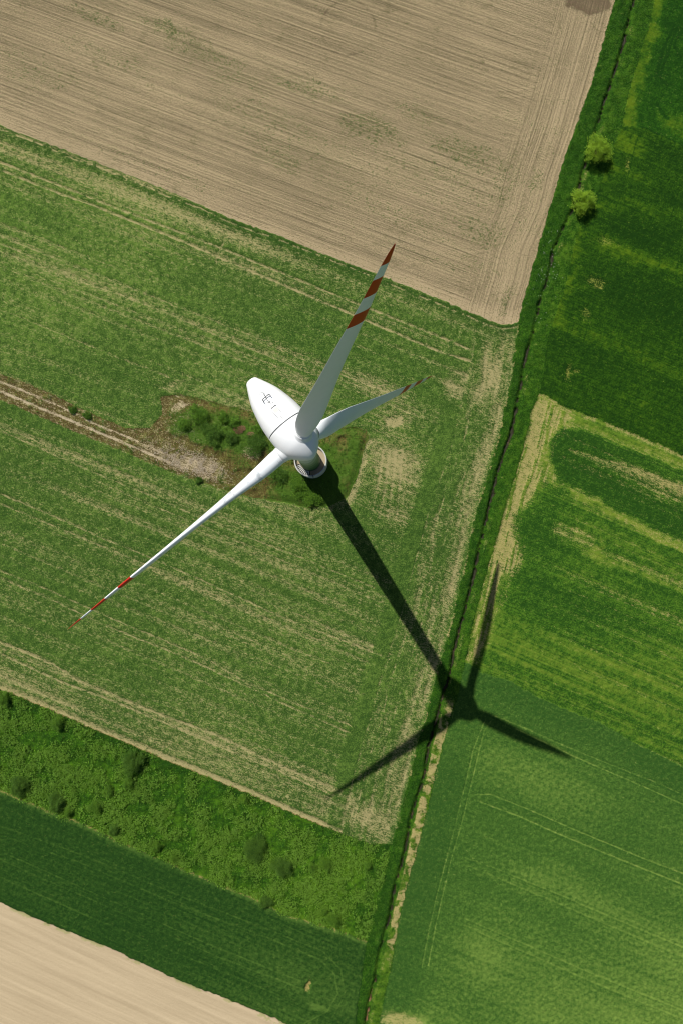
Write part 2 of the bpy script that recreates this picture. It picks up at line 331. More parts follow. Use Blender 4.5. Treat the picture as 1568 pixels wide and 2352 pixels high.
# striped field
HEADP = [(1219, 925), (1236, 902), (1300, 936), (1330, 950), (1300, 985), (1272, 1010), (1266, 1060), (1270, 1110), (1235, 1122), (1192, 1190), (1186, 1220), (1200, 1262), (1196, 1290), (1166, 1325), (1140, 1400), (1118, 1470), (1100, 1525), (1060, 1525), (1089, 1414), (1129, 1269), (1166, 1134)]
hdi = inside(HEADP, WX, WY); hdd = ldist(HEADP + HEADP[:1], 40, WX, WY); hd = np.where(hdi, .5 + .5 * ss(hdd, 0, 14), .5 * (1 - ss(hdd, 0, 14)))
ISL = [(1264, 1024), (1272, 1000), (1292, 985), (1330, 986), (1400, 1010), (1700, 1135), (1700, 1290), (1480, 1205), (1400, 1168), (1330, 1126), (1290, 1112), (1268, 1065)]
isl = inside(ISL, WX * .7 + PX * .3, WY * .7 + PY * .3)
fr3 = ss(fbm(ru * .01, rv * 1.6, 73, 2), .6, .72)
t3 = .05 + .9 * (str3 - .5) + .6 * (str4 - .5)
t3 = t3 + .2 * blob(1450, 1560, 260, 70, 22, hard=.95) * (.4 + str3) - .5 * blob(1300, 1400, 130, 60, 20, hard=.8) - .45 * blob(1240, 1230, 60, 80, 20, hard=.8) - .3 * blob(1500, 1400, 140, 40, 25, hard=.9)
t3 = t3 + .5 * hd; ed0 = ldist(ISL + ISL[:1], 60, WX * .7 + PX * .3, WY * .7 + PY * .3); im = np.where(isl, .5 + .5 * ss(ed0, 0, 22), .5 - .5 * ss(ed0, 0, 22))
im = ss(im + (str3 - .5) * 1.0 * ss(PX, 1280, 1360) + (NS - .5) * .4, .3, .7); t3 = t3 + .22 * fr3; t3 = t3 * (1 - im) + (-.7 + 1.0 * (str3 - .5)) * im
d3 = .5 * np.clip(str3 - .5, 0, 1) + .32 * fr3 * ss(PX, 1180, 1350) * (.3 + NS)
d3 = a(d3, .56 * hd * (.65 + .7 * (fbm(PY / K * .1, sd * 1.8, 81, 3) > .45)))
ed = ldist(ISL + ISL[:1], 60, WX, WY); ring = (1 - ss(ed, 8, 26)) * ~isl
d3 = a(d3, .6 * np.clip(str3 - .52, 0, .4) * 2 * isl * ss(PX, 1330, 1420)); d3 = a(d3, .42 * ring * (1 - .8 * im) * (.4 + 1.2 * str3)); t3 = t3 + .5 * ring
bnd = PY - yof(R23, px=PX)
d3 = a(d3, .62 * (1 - ss(bnd, 3, 18)) * ss(NB, .3, .5)); t3 = t3 + .5 * (1 - ss(bnd, 8, 40)) * ~isl
core = ldist([(1305, 1036), (1380, 1062), (1470, 1098), (1568, 1134), (1800, 1240)], 60, WX, WY)
wdt = 6 + 24 * ss(PX, 1300, 1560)
d3 = a(d3, (.85 - .1 * (ss(core, 0, 1))) * (1 - ss(core, wdt * .5, wdt * 1.3)) * np.clip(.35 + 1.6 * (str3 - .32), 0, 1))
t3 = t3 + .5 * (1 - ss(core, wdt * .5, wdt * 1.6))
for P, w, k in [([(1284, 1222), (1330, 1243), (1374, 1270)], 20, .75), ([(1374, 1268), (1450, 1300), (1568, 1342), (1700, 1390)], 18, .72), ([(1309, 1134), (1384, 1174), (1480, 1220), (1568, 1262), (1700, 1320)], 8, .45)]:
    dd = ldist(P, 60, WX, WY); f_ = 1 - ss(dd, w * .3, w * 1.3)
    d3 = a(d3, k * f_ * np.clip(.3 + 1.8 * (str3 - .3), 0, 1)); t3 = t3 + .55 * f_
for k_ in range(8):
    t3 = t3 + .28 * line([(1180 + 25 * k_, 1330 + 30 * k_), (1568, 1330 + 30 * k_ + .43 * (388 - 25 * k_))], 2.2, 2, brk=.8)
    t3 = t3 + .5 * line([(1330 + 15 * k_, 980 + 14 * k_), (1568, 980 + 14 * k_ + .43 * (238 - 15 * k_))], 1.2, 1.5, brk=.9)
m = cls == R3; tone[m] = t3[m]; dry[m] = d3[m]; ext[m] = str3[m]
# bluish-green crop, lower right
t4 = -.15 + .5 * (str4 - .5) + .45 * (big - .5) - .45 * (1 - ss(PX - xr, 40, 110)) * ss(PY, 1600, 1750) + .75 * ss(PX + PY, 2900, 3900) * ss(PY, 1700, 2352)  # last term paints lens haze as paler crop toward the lower right corner
t4 = t4 - .5 * (1 - ss(PY - yof(R34, px=PX), 30, 110)) + .28 * blob(1100, 2180, 40, 50, 0, hard=.98) + .3 * blob(1300, 2030, 120, 30, 24, hard=.9) + .3 * blob(1230, 1800, 150, 50, 24, hard=.9)
P4 = [[(1128, 1650), (1109, 1675), (1097, 1723), (1077, 1808), (1057, 1893), (1037, 1960), (1017, 2043), (999, 2120), (982, 2213)], [(1112, 1650), (1104, 1668), (1084, 1718), (1064, 1808), (1044, 1893), (1024, 1968), (1004, 2043), (984, 2128), (967, 2218)],
      [(1134, 1643), (1209, 1673), (1284, 1708), (1384, 1748), (1484, 1788), (1568, 1825), (1900, 1968)], [(1180, 1672), (1314, 1735), (1459, 1798), (1568, 1847), (1900, 1990)],
      [(1089, 1823), (1124, 1822), (1209, 1856), (1334, 1911), (1459, 1963), (1568, 2006), (1900, 2148)], [(1094, 1837), (1184, 1870), (1284, 1915), (1434, 1977), (1568, 2031), (1900, 2172)],
      [(1064, 1966), (1159, 2001), (1259, 2042), (1384, 2096), (1568, 2173), (1900, 2315)], [(1064, 1984), (1159, 2021), (1259, 2063), (1384, 2117), (1568, 2195), (1900, 2337)],
      [(1064, 2106), (1134, 2135), (1234, 2178), (1334, 2222), (1568, 2318), (1900, 2460)], [(1064, 2122), (1134, 2153), (1234, 2197), (1334, 2241), (1568, 2338), (1900, 2480)]]
for i_, P in enumerate(P4):
    k = .75 if i_ < 6 else .4
    LXs, LYs = LX, LY; LX, LY = PX + n3 * 2, PY + n4 * 2
    t4 = t4 + 1.1 * k * line(P, 1.6, 1.4, brk=.4)
    LX, LY = PX + n3 * 2 + 2.4, PY + n4 * 2 - 2.4; t4 = t4 - k * .6 * line(P, 1.2, 1.4, brk=.4); LX, LY = LXs, LYs
d4l = sum(line(P, 1.2, 1.3, brk=.5) for P in P4[:6])
d4 = .28 * np.clip(d4l, 0, 1) + .75 * blob(930, 2350, 60, 26, 20, hard=.4) + .25 * (1 - ss(PX - xr, 3, 9)) * ss(NB, .4, .55) * (PY > 1640)
t4 = t4 + .9 * blob(930, 2350, 66, 34, 20, hard=.4)
m = cls == R4; tone[m] = t4[m]; dry[m] = d4[m]; ext[m] = str3[m]
# meadow and deep green crop, stubble
tw = .9 * (fbm(MX * .22, MY * .22, 91, 4) - .5) + .3 * ss(PX, 400, 800) - .7 * (1 - ss(PY - yof(FIELD_S, px=PX), 4, 30)) * (NB > .4) - .5 * (1 - ss(hx, 20, 60))
dws = yof(WEED_S, px=PX) - PY
dwm = .5 * (1 - ss(dws, 1, 9)) * ss(NS, .35, .55) + .45 * (1 - ss(PY - yof(FIELD_S, px=PX), -2, 3))
m = cls == WEED; tone[m] = (tw + .4 * (1 - ss(dws, 2, 24)))[m]; dry[m] = dwm[m]
t5 = -.1 + .5 * (str4 - .5) + .45 * (big - .5) + .5 * (1 - ss(-dws, 2, 14)) + .35 * ss(PY - .3 * PX, 1800, 2150) * ss(PX, 200, 700)
d5 = .55 * (1 - ss(-dws, 0, 5)) * ss(NS, .35, .55)
for P in [[(-200, 1828), (0, 1913), (200, 1983), (400, 2068), (600, 2143), (735, 2200), (768, 2233), (776, 2278), (752, 2318), (700, 2345)], [(-200, 1808), (0, 1892), (200, 1963), (400, 2047), (600, 2124), (740, 2180), (782, 2222), (792, 2280), (765, 2330)],
          [(-200, 1880), (0, 1968), (100, 2013), (225, 2068), (350, 2125), (500, 2192), (700, 2268)], [(-200, 1862), (0, 1950), (100, 1993), (225, 2050), (350, 2105), (500, 2172), (690, 2248)], [(-200, 1925), (0, 2010), (225, 2108), (500, 2222), (640, 2280)]]:
    t5 = t5 + .55 * line(P, 1.3, 1.2, brk=.6)
d5 = a(d5, .9 * blob(717, 2255, 6, 16, 5, hard=.4)); t5 = t5 + .9 * blob(733, 2308, 18, 9, 30, hard=.5)
m = cls == D5; tone[m] = t5[m]; dry[m] = d5[m]; ext[m] = str3[m]
tt = .7 * (strk - .5) + .6 * (str4 - .5)
m = cls == TAN; tone[m] = tt[m]; ext[m] = (.9 * (1 - ss(PY - yof(DARK_S, px=PX), 2, 22)) * ss(NB, .42, .58) + .3 * blob(600, 2345, 60, 30, 22, hard=.8))[m]
# waste ground: dry = straw/gravel, tone = brown-olive (-) .. lush (+)
RUT1 = [(-3000, -340), (-300, 757), (0, 876), (75, 906), (150, 939), (225, 976), (300, 1006), (350, 1029), (420, 1060)]; RUT2 = [(-3000, -317), (-300, 780), (0, 899), (75, 929), (175, 971), (260, 1006), (340, 1041), (420, 1075)]
tw_ = -.35 + .3 * ss(PX, 430, 560) + 1.6 * (mott - .5) + 1.2 * (NB - .5)
for x, y, rx, ry, k in [(500, 985, 110, 42, 1.5), (570, 1010, 60, 34, .9), (780, 1050, 60, 75, 1.4), (700, 1130, 80, 38, 1.5), (470, 1000, 60, 20, .6), (640, 1040, 30, 50, .5), (170, 930, 12, 8, .8), (205, 950, 10, 8, .8)]: tw_ = tw_ + k * blob(x, y, rx, ry, 10, hard=.4, nz=.9)
tw_ = tw_ - .9 * blob(770, 1015, 14, 40, -35, hard=.5)
dd_ = .95 * a(.85 * line(RUT1, 2.6, 2.4, brk=.35), line(RUT2, 3.0, 2.4, brk=.35))
dd_ = a(dd_, .66 * blob(445, 1068, 84, 26, 18, hard=.7, nz=1.1) * (.6 + .8 * NB)); dd_ = a(dd_, .3 * (NB > .0) * (1 - ss(PX, 380, 560))); dd_ = a(dd_, .6 * blob(420, 935, 24, 10, -20, hard=.6)); dd_ = a(dd_, .6 * blob(585, 1044, 18, 16, 0, hard=.6)); dd_ = a(dd_, .45 * blob(350, 1035, 60, 18, 25, hard=.6))
dd_ = a(dd_, .55 * blob(730, 1085, 46, 40, 0, hard=.3)*0)
tw_ = tw_ + .6 * (1 - ss(dw, 0, 12)); m = cls == WASTE; tone[m] = tw_[m]; dry[m] = dd_[m]

# ---- relief
hn = fbm(MX * 2.2, MY * 2.2, 101, 2); hb = fbm(MX * .8, MY * .8, 107, 3); hc = fbm(MX * 3.1, MY * 3.1, 111, 1)
base = np.zeros(PX.shape, np.float32)
drc = np.clip(dry, 0, 1)
def setz(c, z):
    m = cls == c; base[m] = z[m]
setz(GREEN, .3 * (1 - ss(drc + .5 * (NS - .5), .25, .75)) + .16 * hc * (1 - drc) + .03 * hn)
setz(BROWN, .03 * strk2 + .03 * hn + .12 * ext * hc)
setz(BANK, .35 + .55 * hb + .25 * hc - .7 * (1 - ss(np.abs(dcx), .2, .8)))
setz(DIT, -.5 + .1 * hn)
for c, z in ((R1, .5), (R2, .6), (R4, .6), (D5, .7)): setz(c, z * (1 - .8 * drc) + .09 * hc + .05 * hb + .07 * np.clip(tone, -1, 1) * 0)
setz(R3, .5 * (1 - .8 * drc) + .12 * hc + .05 * hb)
setz(WEED, .15 + .9 * np.abs(hb - .5) * 2 + .2 * hc)
setz(TAN, .05 * hc)
setz(WASTE, (.1 + .5 * hb * (tone > 0) + .35 * hc * ss(tone, -.4, .3)) * (1 - drc) * ss(dw, 2, 18) + .2 * ss(tone, 0, .6) * ss(dw, 2, 18) + .12)
for _ in range(2):
    bb = base.copy(); bb[1:-1] = (base[:-2] + base[1:-1] * 2 + base[2:]) / 4; b2 = bb.copy(); b2[:, 1:-1] = (bb[:, :-2] + bb[:, 1:-1] * 2 + bb[:, 2:]) / 4
    base = np.where(cls == DIT, base, b2)
base = base + .16 * hc * (1 - drc) * np.isin(cls, [GREEN, R2, R3, R4, D5, R1])
far = (np.abs(XX - (x0 + x1) / 2) > (x1 - x0) / 2 + 1) | (np.abs(YY - (y0 + y1) / 2) > (y1 - y0) / 2 + 1)
HZ = base

# ------------------------------------------------------------------ ground materials
def crop_mat(name, dark, mid, light, straw, grain=3.2, bump=.5, rowc=0.0, con=3.6, A=3.2):
    g = G(name); P = g.n('ShaderNodeNewGeometry').outputs['Position']; row = g.attr('row', True)
    dry_, tone_ = g.attr('dry'), g.attr('tone')
    fine = g.noise(P, grain * 1.25, 3, .8); med = g.noise(P, grain * .3, 3, .6); st = g.noise(g.scale(row, .9, 3.0), 1.0, 3, .65)
    f = g.math('MULTIPLY_ADD', fine, con, .5 - con / 2); f = g.math('ADD', f, g.math('MULTIPLY_ADD', med, con * .45, -con * .225)); f = g.math('ADD', f, g.math('MULTIPLY_ADD', tone_, .5, -.05))
    if rowc:
        rr = g.noise(g.scale(row, .012, 2.1), 1.0, 4, .65); f = g.math('ADD', f, g.math('MULTIPLY_ADD', rr, 3 * rowc, -1.5 * rowc))
    c = g.mix(g.ramp(f, -.1, 1.1), dark, mid)
    yl = g.math('ADD', tone_, g.math('MULTIPLY_ADD', med, 1.6, -.8))
    if rowc: yl = g.math('ADD', yl, g.math('MULTIPLY_ADD', rr, 3 * rowc, -1.5 * rowc))
    c = g.mix(g.math('MULTIPLY', g.ramp(yl, -.1, 1.35), .85), c, light)
    nn = g.math('ADD', g.math('MULTIPLY', st, .45 * A), g.math('MULTIPLY', fine, .55 * A))
    thr = g.math('ADD', g.math('ADD', dry_, g.math('MULTIPLY_ADD', med, .6, -.3)), g.math('SUBTRACT', nn, .5 * A))
    c = g.mix(g.math('MULTIPLY', g.ramp(thr, .26, .98), .92), c, straw)
    return g.out(c, .95, fine, bump, .12, .1)

g = G('bare soil'); P = g.n('ShaderNodeNewGeometry').outputs['Position']; row = g.attr('row', True); row2 = g.attr('row2', True)
tone_, ext_, head_, hd2 = g.attr('tone'), g.attr('ext'), g.attr('head'), g.attr('dry')
def soil_rows(v):
    a1 = g.noise(g.scale(v, .010, 2.1), 1, 3, .7); a2 = g.noise(g.scale(v, .05, 4.6), 1, 2, .6)
    return g.math('ADD', g.math('MULTIPLY', a1, .6), g.math('MULTIPLY', a2, .4))
ra = soil_rows(row); rb = soil_rows(row2)
gr = g.noise(P, 3.6, 4, .8)
hm_ = head_
rr = g.n('ShaderNodeMix', {0: hm_, 2: ra, 3: rb}).outputs[0]
v = g.math('ADD', g.math('MULTIPLY_ADD', rr, 4.0, -1.5), g.math('MULTIPLY', tone_, .42)); v = g.math('ADD', v, g.math('MULTIPLY_ADD', gr, 3.2, -1.6))
c = g.mix(g.ramp(v, -.25, 1.25), lin(106, 95, 72), lin(172, 154, 120))
dk = g.ramp(tone_, -.8, -1.25); c = g.mix(g.math('MULTIPLY', dk, .6), c, lin(96, 78, 62))
rut = g.ramp(g.math('ADD', rr, g.math('MULTIPLY_ADD', gr, .4, -.2)), .42, .28); c = g.mix(g.math('MULTIPLY', rut, .7), c, lin(80, 70, 54))
sk = g.noise(g.scale(row, .55, 3.2), 1, 3, .8); bgn = g.noise(P, .13, 3, .6)
c = g.mix(g.math('MULTIPLY', g.ramp(g.math('ADD', sk, g.math('MULTIPLY_ADD', bgn, .5, -.25)), .55, .68), .5), c, lin(86, 82, 54))
wn = g.noise(P, 1.5, 4, .75); wn2 = g.noise(P, 4.0, 2, .6)
wf = g.math('ADD', g.math('MULTIPLY', ext_, .5), g.math('ADD', g.math('MULTIPLY_ADD', wn, 1.5, -.75), g.math('MULTIPLY_ADD', wn2, 3.4, -1.7)))
c = g.mix(g.math('MULTIPLY', g.ramp(wf, .3, .75), .85), c, lin(66, 86, 34))
sp = g.n('ShaderNodeTexVoronoi', {'Vector': P, 'Scale': .55}).outputs['Distance']
c = g.mix(g.math('MULTIPLY', g.ramp(g.math('SUBTRACT', sp, g.math('MULTIPLY', ext_, .22)), .10, .02), .6), c, lin(56, 76, 34))
M_SOIL = g.out(c, .97, v, .5, .08, .1)

STRAW = lin(178, 160, 112)
M_GREEN = crop_mat('low green crop', lin(44, 72, 24), lin(90, 117, 47), lin(100, 130, 48), lin(160, 149, 104), 3.0, bump=.7)
M_R1 = crop_mat('dark crop', lin(22, 56, 10), lin(48, 90, 16), lin(92, 112, 22), STRAW, 2.8, rowc=.25, con=2.9)
M_R2 = crop_mat('wheat', lin(22, 52, 8), lin(52, 88, 14), lin(90, 114, 18), lin(140, 142, 66), 2.8, rowc=.4, con=2.9)
M_R3 = crop_mat('striped crop', lin(32, 66, 16), lin(72, 110, 28), lin(108, 126, 40), lin(160, 147, 94), 3.0, rowc=.5)
M_R4 = crop_mat('bluish crop', lin(43, 77, 26), lin(82, 114, 43), lin(120, 143, 63), lin(166, 156, 98), 3.8, rowc=.2, con=2.8)
M_D5 = crop_mat('deep crop', lin(24, 54, 16), lin(48, 80, 26), lin(82, 110, 44), lin(150, 136, 80), 3.6, rowc=.28, con=2.8)
M_WEED = crop_mat('meadow green', lin(28, 60, 10), lin(62, 102, 18), lin(92, 126, 26), lin(140, 120, 78), 2.2, bump=.9)
M_BANK = crop_mat('bank grass', lin(26, 60, 10), lin(60, 100, 20), lin(110, 136, 38), lin(160, 146, 96), 2.8, bump=.8)
M_WASTE = crop_mat('rough ground', lin(76, 66, 34), lin(108, 106, 54), lin(62, 98, 26), lin(184, 168, 138), 2.8, bump=.8, con=4.5)
g = G('pale stubble'); row = g.attr('row', True); P = g.n('ShaderNodeNewGeometry').outputs['Position']
v = g.math('ADD', g.math('MULTIPLY_ADD', g.noise(g.scale(row, .03, .8), 1, 4, .65), 2, -.5), g.math('MULTIPLY_ADD', g.noise(P, 3.6, 4, .8), 1.8, -.9))
c = g.mix(g.ramp(v, -.3, 1.4), lin(166, 148, 118), lin(198, 179, 146)); fr = g.noise(g.scale(row, .05, 5), 1, 2)
c = g.mix(g.math('MULTIPLY', g.ramp(fr, .6, .75), .3), c, lin(160, 138, 108)); c = g.mix(g.math('MULTIPLY', g.ramp(g.math('ADD', g.attr('ext'), g.math('MULTIPLY_ADD', g.noise(P, 2), 1, -.5)), .4, .8), .6), c, lin(140, 146, 84))
M_TAN = g.out(c, .97, v, .4, .06, .1)
g = G('ditch mud'); P = g.n('ShaderNodeNewGeometry').outputs['Position']; c = g.mix(g.ramp(g.math('ADD', g.attr('dry'), g.math('MULTIPLY_ADD', g.noise(P, 1.5), 1, -.5)), .4, .8), lin(44, 44, 26), lin(120, 92, 62)); M_DIT = g.out(c, .6)

MATS = {GREEN: M_GREEN, BROWN: M_SOIL, BANK: M_BANK, R1: M_R1, R2: M_R2, R3: M_R3, R4: M_R4, WEED: M_WEED, D5: M_D5, TAN: M_TAN, WASTE: M_WASTE, DIT: M_DIT}
nx, ny = len(gx), len(gy)
fc = cls[:-1, :-1].copy()
idx = np.arange(nx * ny).reshape(ny, nx)
quads = np.stack([idx[:-1, :-1], idx[:-1, 1:], idx[1:, 1:], idx[1:, :-1]], -1)
VV = np.stack([XX, YY, HZ], -1).reshape(-1, 3)
flat = {'row': ROW.reshape(-1, 3), 'row2': ROW2.reshape(-1, 3), 'dry': dry.ravel(), 'tone': tone.ravel(), 'ext': ext.ravel(), 'head': head.ravel()}
GNAMES = {GREEN: 'field_of_green_crop', BROWN: 'field_of_bare_soil', BANK: 'ditch_bank', R1: 'field_of_dark_crop', R2: 'field_of_wheat', R3: 'field_of_striped_crop', R4: 'field_of_bluish_crop', WEED: 'meadow', D5: 'field_of_deep_green_crop', TAN: 'field_of_pale_stubble', WASTE: 'waste_ground', DIT: 'ditch'}
for c_, nm in GNAMES.items():
    q = quads[fc == c_]
    if not len(q): continue
    u, inv = np.unique(q, return_inverse=True)
    at = {k: v[u] for k, v in flat.items() if not (k in ('row2', 'head') and c_ != BROWN)}
    npmesh(nm, VV[u], inv.reshape(-1, 4), MATS[c_], smooth=True, attrs=at)['kind'] = 'structure'

def hz(x, y):
    i = np.clip(np.searchsorted(gx, x) - 1, 0, nx - 1); j = np.clip(np.searchsorted(gy, y) - 1, 0, ny - 1)
    return HZ[j, i], cls[j, i], tone[j, i], dry[j, i]

# ------------------------------------------------------------------ vegetation
rng = np.random.default_rng(5)
def leaf_mat(name, a_, b_, c_=None):
    g = G(name); r = g.attr('rnd'); c = g.mix(r, a_, b_)
    if c_: c = g.mix(g.ramp(r, .85, 1.0), c, c_)
    g.b.inputs['Subsurface Weight'].default_value = 0
    t = g.n('ShaderNodeBsdfTranslucent', {'Color': c}); mx = g.n('ShaderNodeMixShader', {0: .25})
    m = g.out(c, .6, spec=.25)
    g.t.links.new(g.b.outputs[0], mx.inputs[1]); g.t.links.new(t.outputs[0], mx.inputs[2])
    g.t.links.new(mx.outputs[0], g.t.nodes['Material Output'].inputs['Surface'])
    return m
M_LW = leaf_mat('weed leaves', lin(32, 74, 14), lin(114, 154, 46))
M_LB = leaf_mat('bank leaves', lin(36, 76, 12), lin(92, 130, 30), lin(128, 144, 60))
M_LY = leaf_mat('bright willow leaves', lin(84, 130, 20), lin(164, 194, 50))
M_LD = leaf_mat('dark bush leaves', lin(40, 80, 18), lin(100, 136, 42))
M_LG = leaf_mat('green bush leaves', lin(48, 94, 18), lin(112, 150, 40))
M_LO = leaf_mat('dry twigs', lin(140, 112, 78), lin(182, 150, 112))
M_WF = G('white blossom').out(lin(225, 228, 210), .8)
g = G('bark'); P = g.n('ShaderNodeNewGeometry').outputs['Position']; M_BARK = g.out(g.mix(g.noise(P, 5), lin(70, 58, 44), lin(112, 98, 78)), .95)

def leaves(Cn, size, up=.5, asp=.55):
    """leaf-shaped rhombs folded along the midrib, at centres Cn"""
    n = len(Cn); d = rng.normal(size=(n, 3)); d[:, 2] = np.abs(d[:, 2]) * .5; d /= np.linalg.norm(d, axis=1)[:, None]
    nrm = rng.normal(size=(n, 3)) * (1 - up); nrm[:, 2] += up * 2; nrm -= d * (nrm * d).sum(1)[:, None]; nrm /= np.linalg.norm(nrm, axis=1)[:, None] + 1e-6
    s = np.cross(d, nrm); L = (size * rng.uniform(.6, 1.3, n))[:, None] if np.isscalar(size) else (size * rng.uniform(.7, 1.2, n))[:, None]
    w = L * asp
    V = np.stack([Cn - d * L * .5, Cn + s * w * .5 + nrm * L * .06, Cn + d * L * .5, Cn - s * w * .5 + nrm * L * .06], 1).reshape(-1, 3)
    F = np.arange(n * 4).reshape(-1, 4)
    return V, F, np.repeat(rng.random(n), 4)

def scatter(classes, n, size, hgt, cond=None):
    x = rng.uniform(x0 + 4, x1 - 4, n); y = rng.uniform(y0 + 4, y1 - 4, n); z, c, t, d = hz(x, y)
    ok = np.isin(c, classes)
    if cond is not None: ok &= cond(x, y, t, d)
    x, y, z, t = x[ok], y[ok], z[ok], t[ok]
    return np.stack([x, y, z + rng.uniform(0, hgt, len(x))], 1), t

P_, t_ = scatter([WEED], 420000, .4, .15, lambda x, y, t, d: (d < .35) & (rng.random(len(x)) < .5))
V, F, R_ = leaves(P_, .32, .4); R_ = R_ * .4
Cc, tc = scatter([WEED], 210000, .4, .01, lambda x, y, t, d: (d < .35) & (rng.random(len(x)) < ss(vnoise(x * .35, y * .35, 5) + .4 * vnoise(x * 1.1, y * 1.1, 6) + .3 * t, .4, .85)))
rr_ = rng.uniform(.18, .42, len(Cc)); per = 9; off = rng.normal(size=(len(Cc) * per, 3)) * np.repeat(rr_, per)[:, None] * [1, 1, .5]
Q = np.repeat(Cc, per, 0) + off; Q[:, 2] += np.repeat(rng.uniform(.2, .55, len(Cc)), per)
V2, F2, R2_ = leaves(Q, .34, .5, .62); R2_ = np.clip(.3 + .4 * R2_ + .35 * np.repeat(np.repeat(rng.random(len(Cc)) * .9 + .5 * ss(tc, -.4, .6), per), 4), 0, 1)
o = npmesh('weeds', np.concatenate([V, V2]), np.concatenate([F, F2 + len(V)]), M_LW, attrs={'rnd': np.concatenate([R_, R2_])}); tag(o, 'lush knee-high leafy weeds covering the meadow strip', 'weeds', kind='stuff')
P_, t_ = scatter([BANK], 700000, .4, .3, lambda x, y, t, d: (d < .5) & (rng.random(len(x)) < .7))
V, F, R_ = leaves(P_, .34, .35, .3); R_ = np.clip(R_ * .6 + .4 * np.repeat(ss(t_, -.5, .6), 4), 0, .84)
o = npmesh('bank_grass', V, F, M_LB, attrs={'rnd': R_}); tag(o, 'rank dark grass and herbs growing on both banks of the ditch', 'grass', kind='stuff')
P_, t_ = scatter([WASTE], 500000, .4, .3, lambda x, y, t, d: ((t > .1) | (rng.random(len(x)) < .12)) & (d < .4) & (np.hypot(x, y) > 3.9))
V, F, R_ = leaves(P_, .34, .4); R_ = np.clip(R_ * .7 + .2 * np.repeat(ss(t_, 0, .9), 4), 0, .84)
o = npmesh('herbs', V, F, M_LB, attrs={'rnd': R_}); tag(o, 'rough green herbs on the waste ground around the turbine base', 'weeds', kind='stuff')
# white blossom along the ditch and white stones / dry stalks by the track end
px_ = rng.uniform(1200, 1320, 240); py_ = rng.uniform(530, 760, 240); xd_ = np.interp(py_, [q[1] for q in DITCH], [q[0] for q in DITCH])
ok = (np.abs(px_ - xd_) < 34) & (vnoise(px_ * .06, py_ * .06, 3) > .55); pts = np.array([gp(a_, b_)[:2] for a_, b_ in zip(px_[ok], py_[ok])]); z, *_ = hz(pts[:, 0], pts[:, 1])
V, F, R_ = leaves(np.column_stack([pts, z + .35]), .14, .9, .9); o = npmesh('blossom', V, F, M_WF); tag(o, 'tiny white blossom heads scattered in the ditch bank grass', 'flowers', kind='stuff')
n = 5200; px_ = rng.normal(440, 42, n); py_ = rng.normal(1062, 15, n) + (px_ - 440) * .32; ok = vnoise(px_ * .1, py_ * .1, 8) > .35
pts = np.array([gp(a_, b_)[:2] for a_, b_ in zip(px_[ok], py_[ok])]); z, *_ = hz(pts[:, 0], pts[:, 1])
V, F, R_ = leaves(np.column_stack([pts, z + .12]), .2, .6, .5)
o = npmesh('dry_stalks', V, F, leaf_mat('dry stalk', lin(150, 130, 100), lin(214, 204, 184)), attrs={'rnd': R_}); tag(o, 'pale dry stalks and rubble littering the end of the track', 'dry stalks', kind='stuff')

def tube(p, q, r0, r1, n=7):
    p = np.array(p, float); q = np.array(q, float); d = q - p; d /= np.linalg.norm(d); a_ = np.cross(d, [0, 0, 1.]) if abs(d[2]) < .9 else np.cross(d, [1., 0, 0]); a_ /= np.linalg.norm(a_); b_ = np.cross(d, a_)
    t = np.arange(n) * 2 * np.pi / n; c, s = np.cos(t)[:, None], np.sin(t)[:, None]
    V = np.concatenate([p + (a_ * c + b_ * s) * r0, q + (a_ * c + b_ * s) * r1]); F = np.array([[i, (i + 1) % n, n + (i + 1) % n, n + i] for i in range(n)])
    return V, F
def join(parts):
    Vs, Fs, o = [], [], 0
    for V, F in parts: Vs.append(V); Fs.append(F + o); o += len(V)
    return np.concatenate(Vs), np.concatenate(Fs)

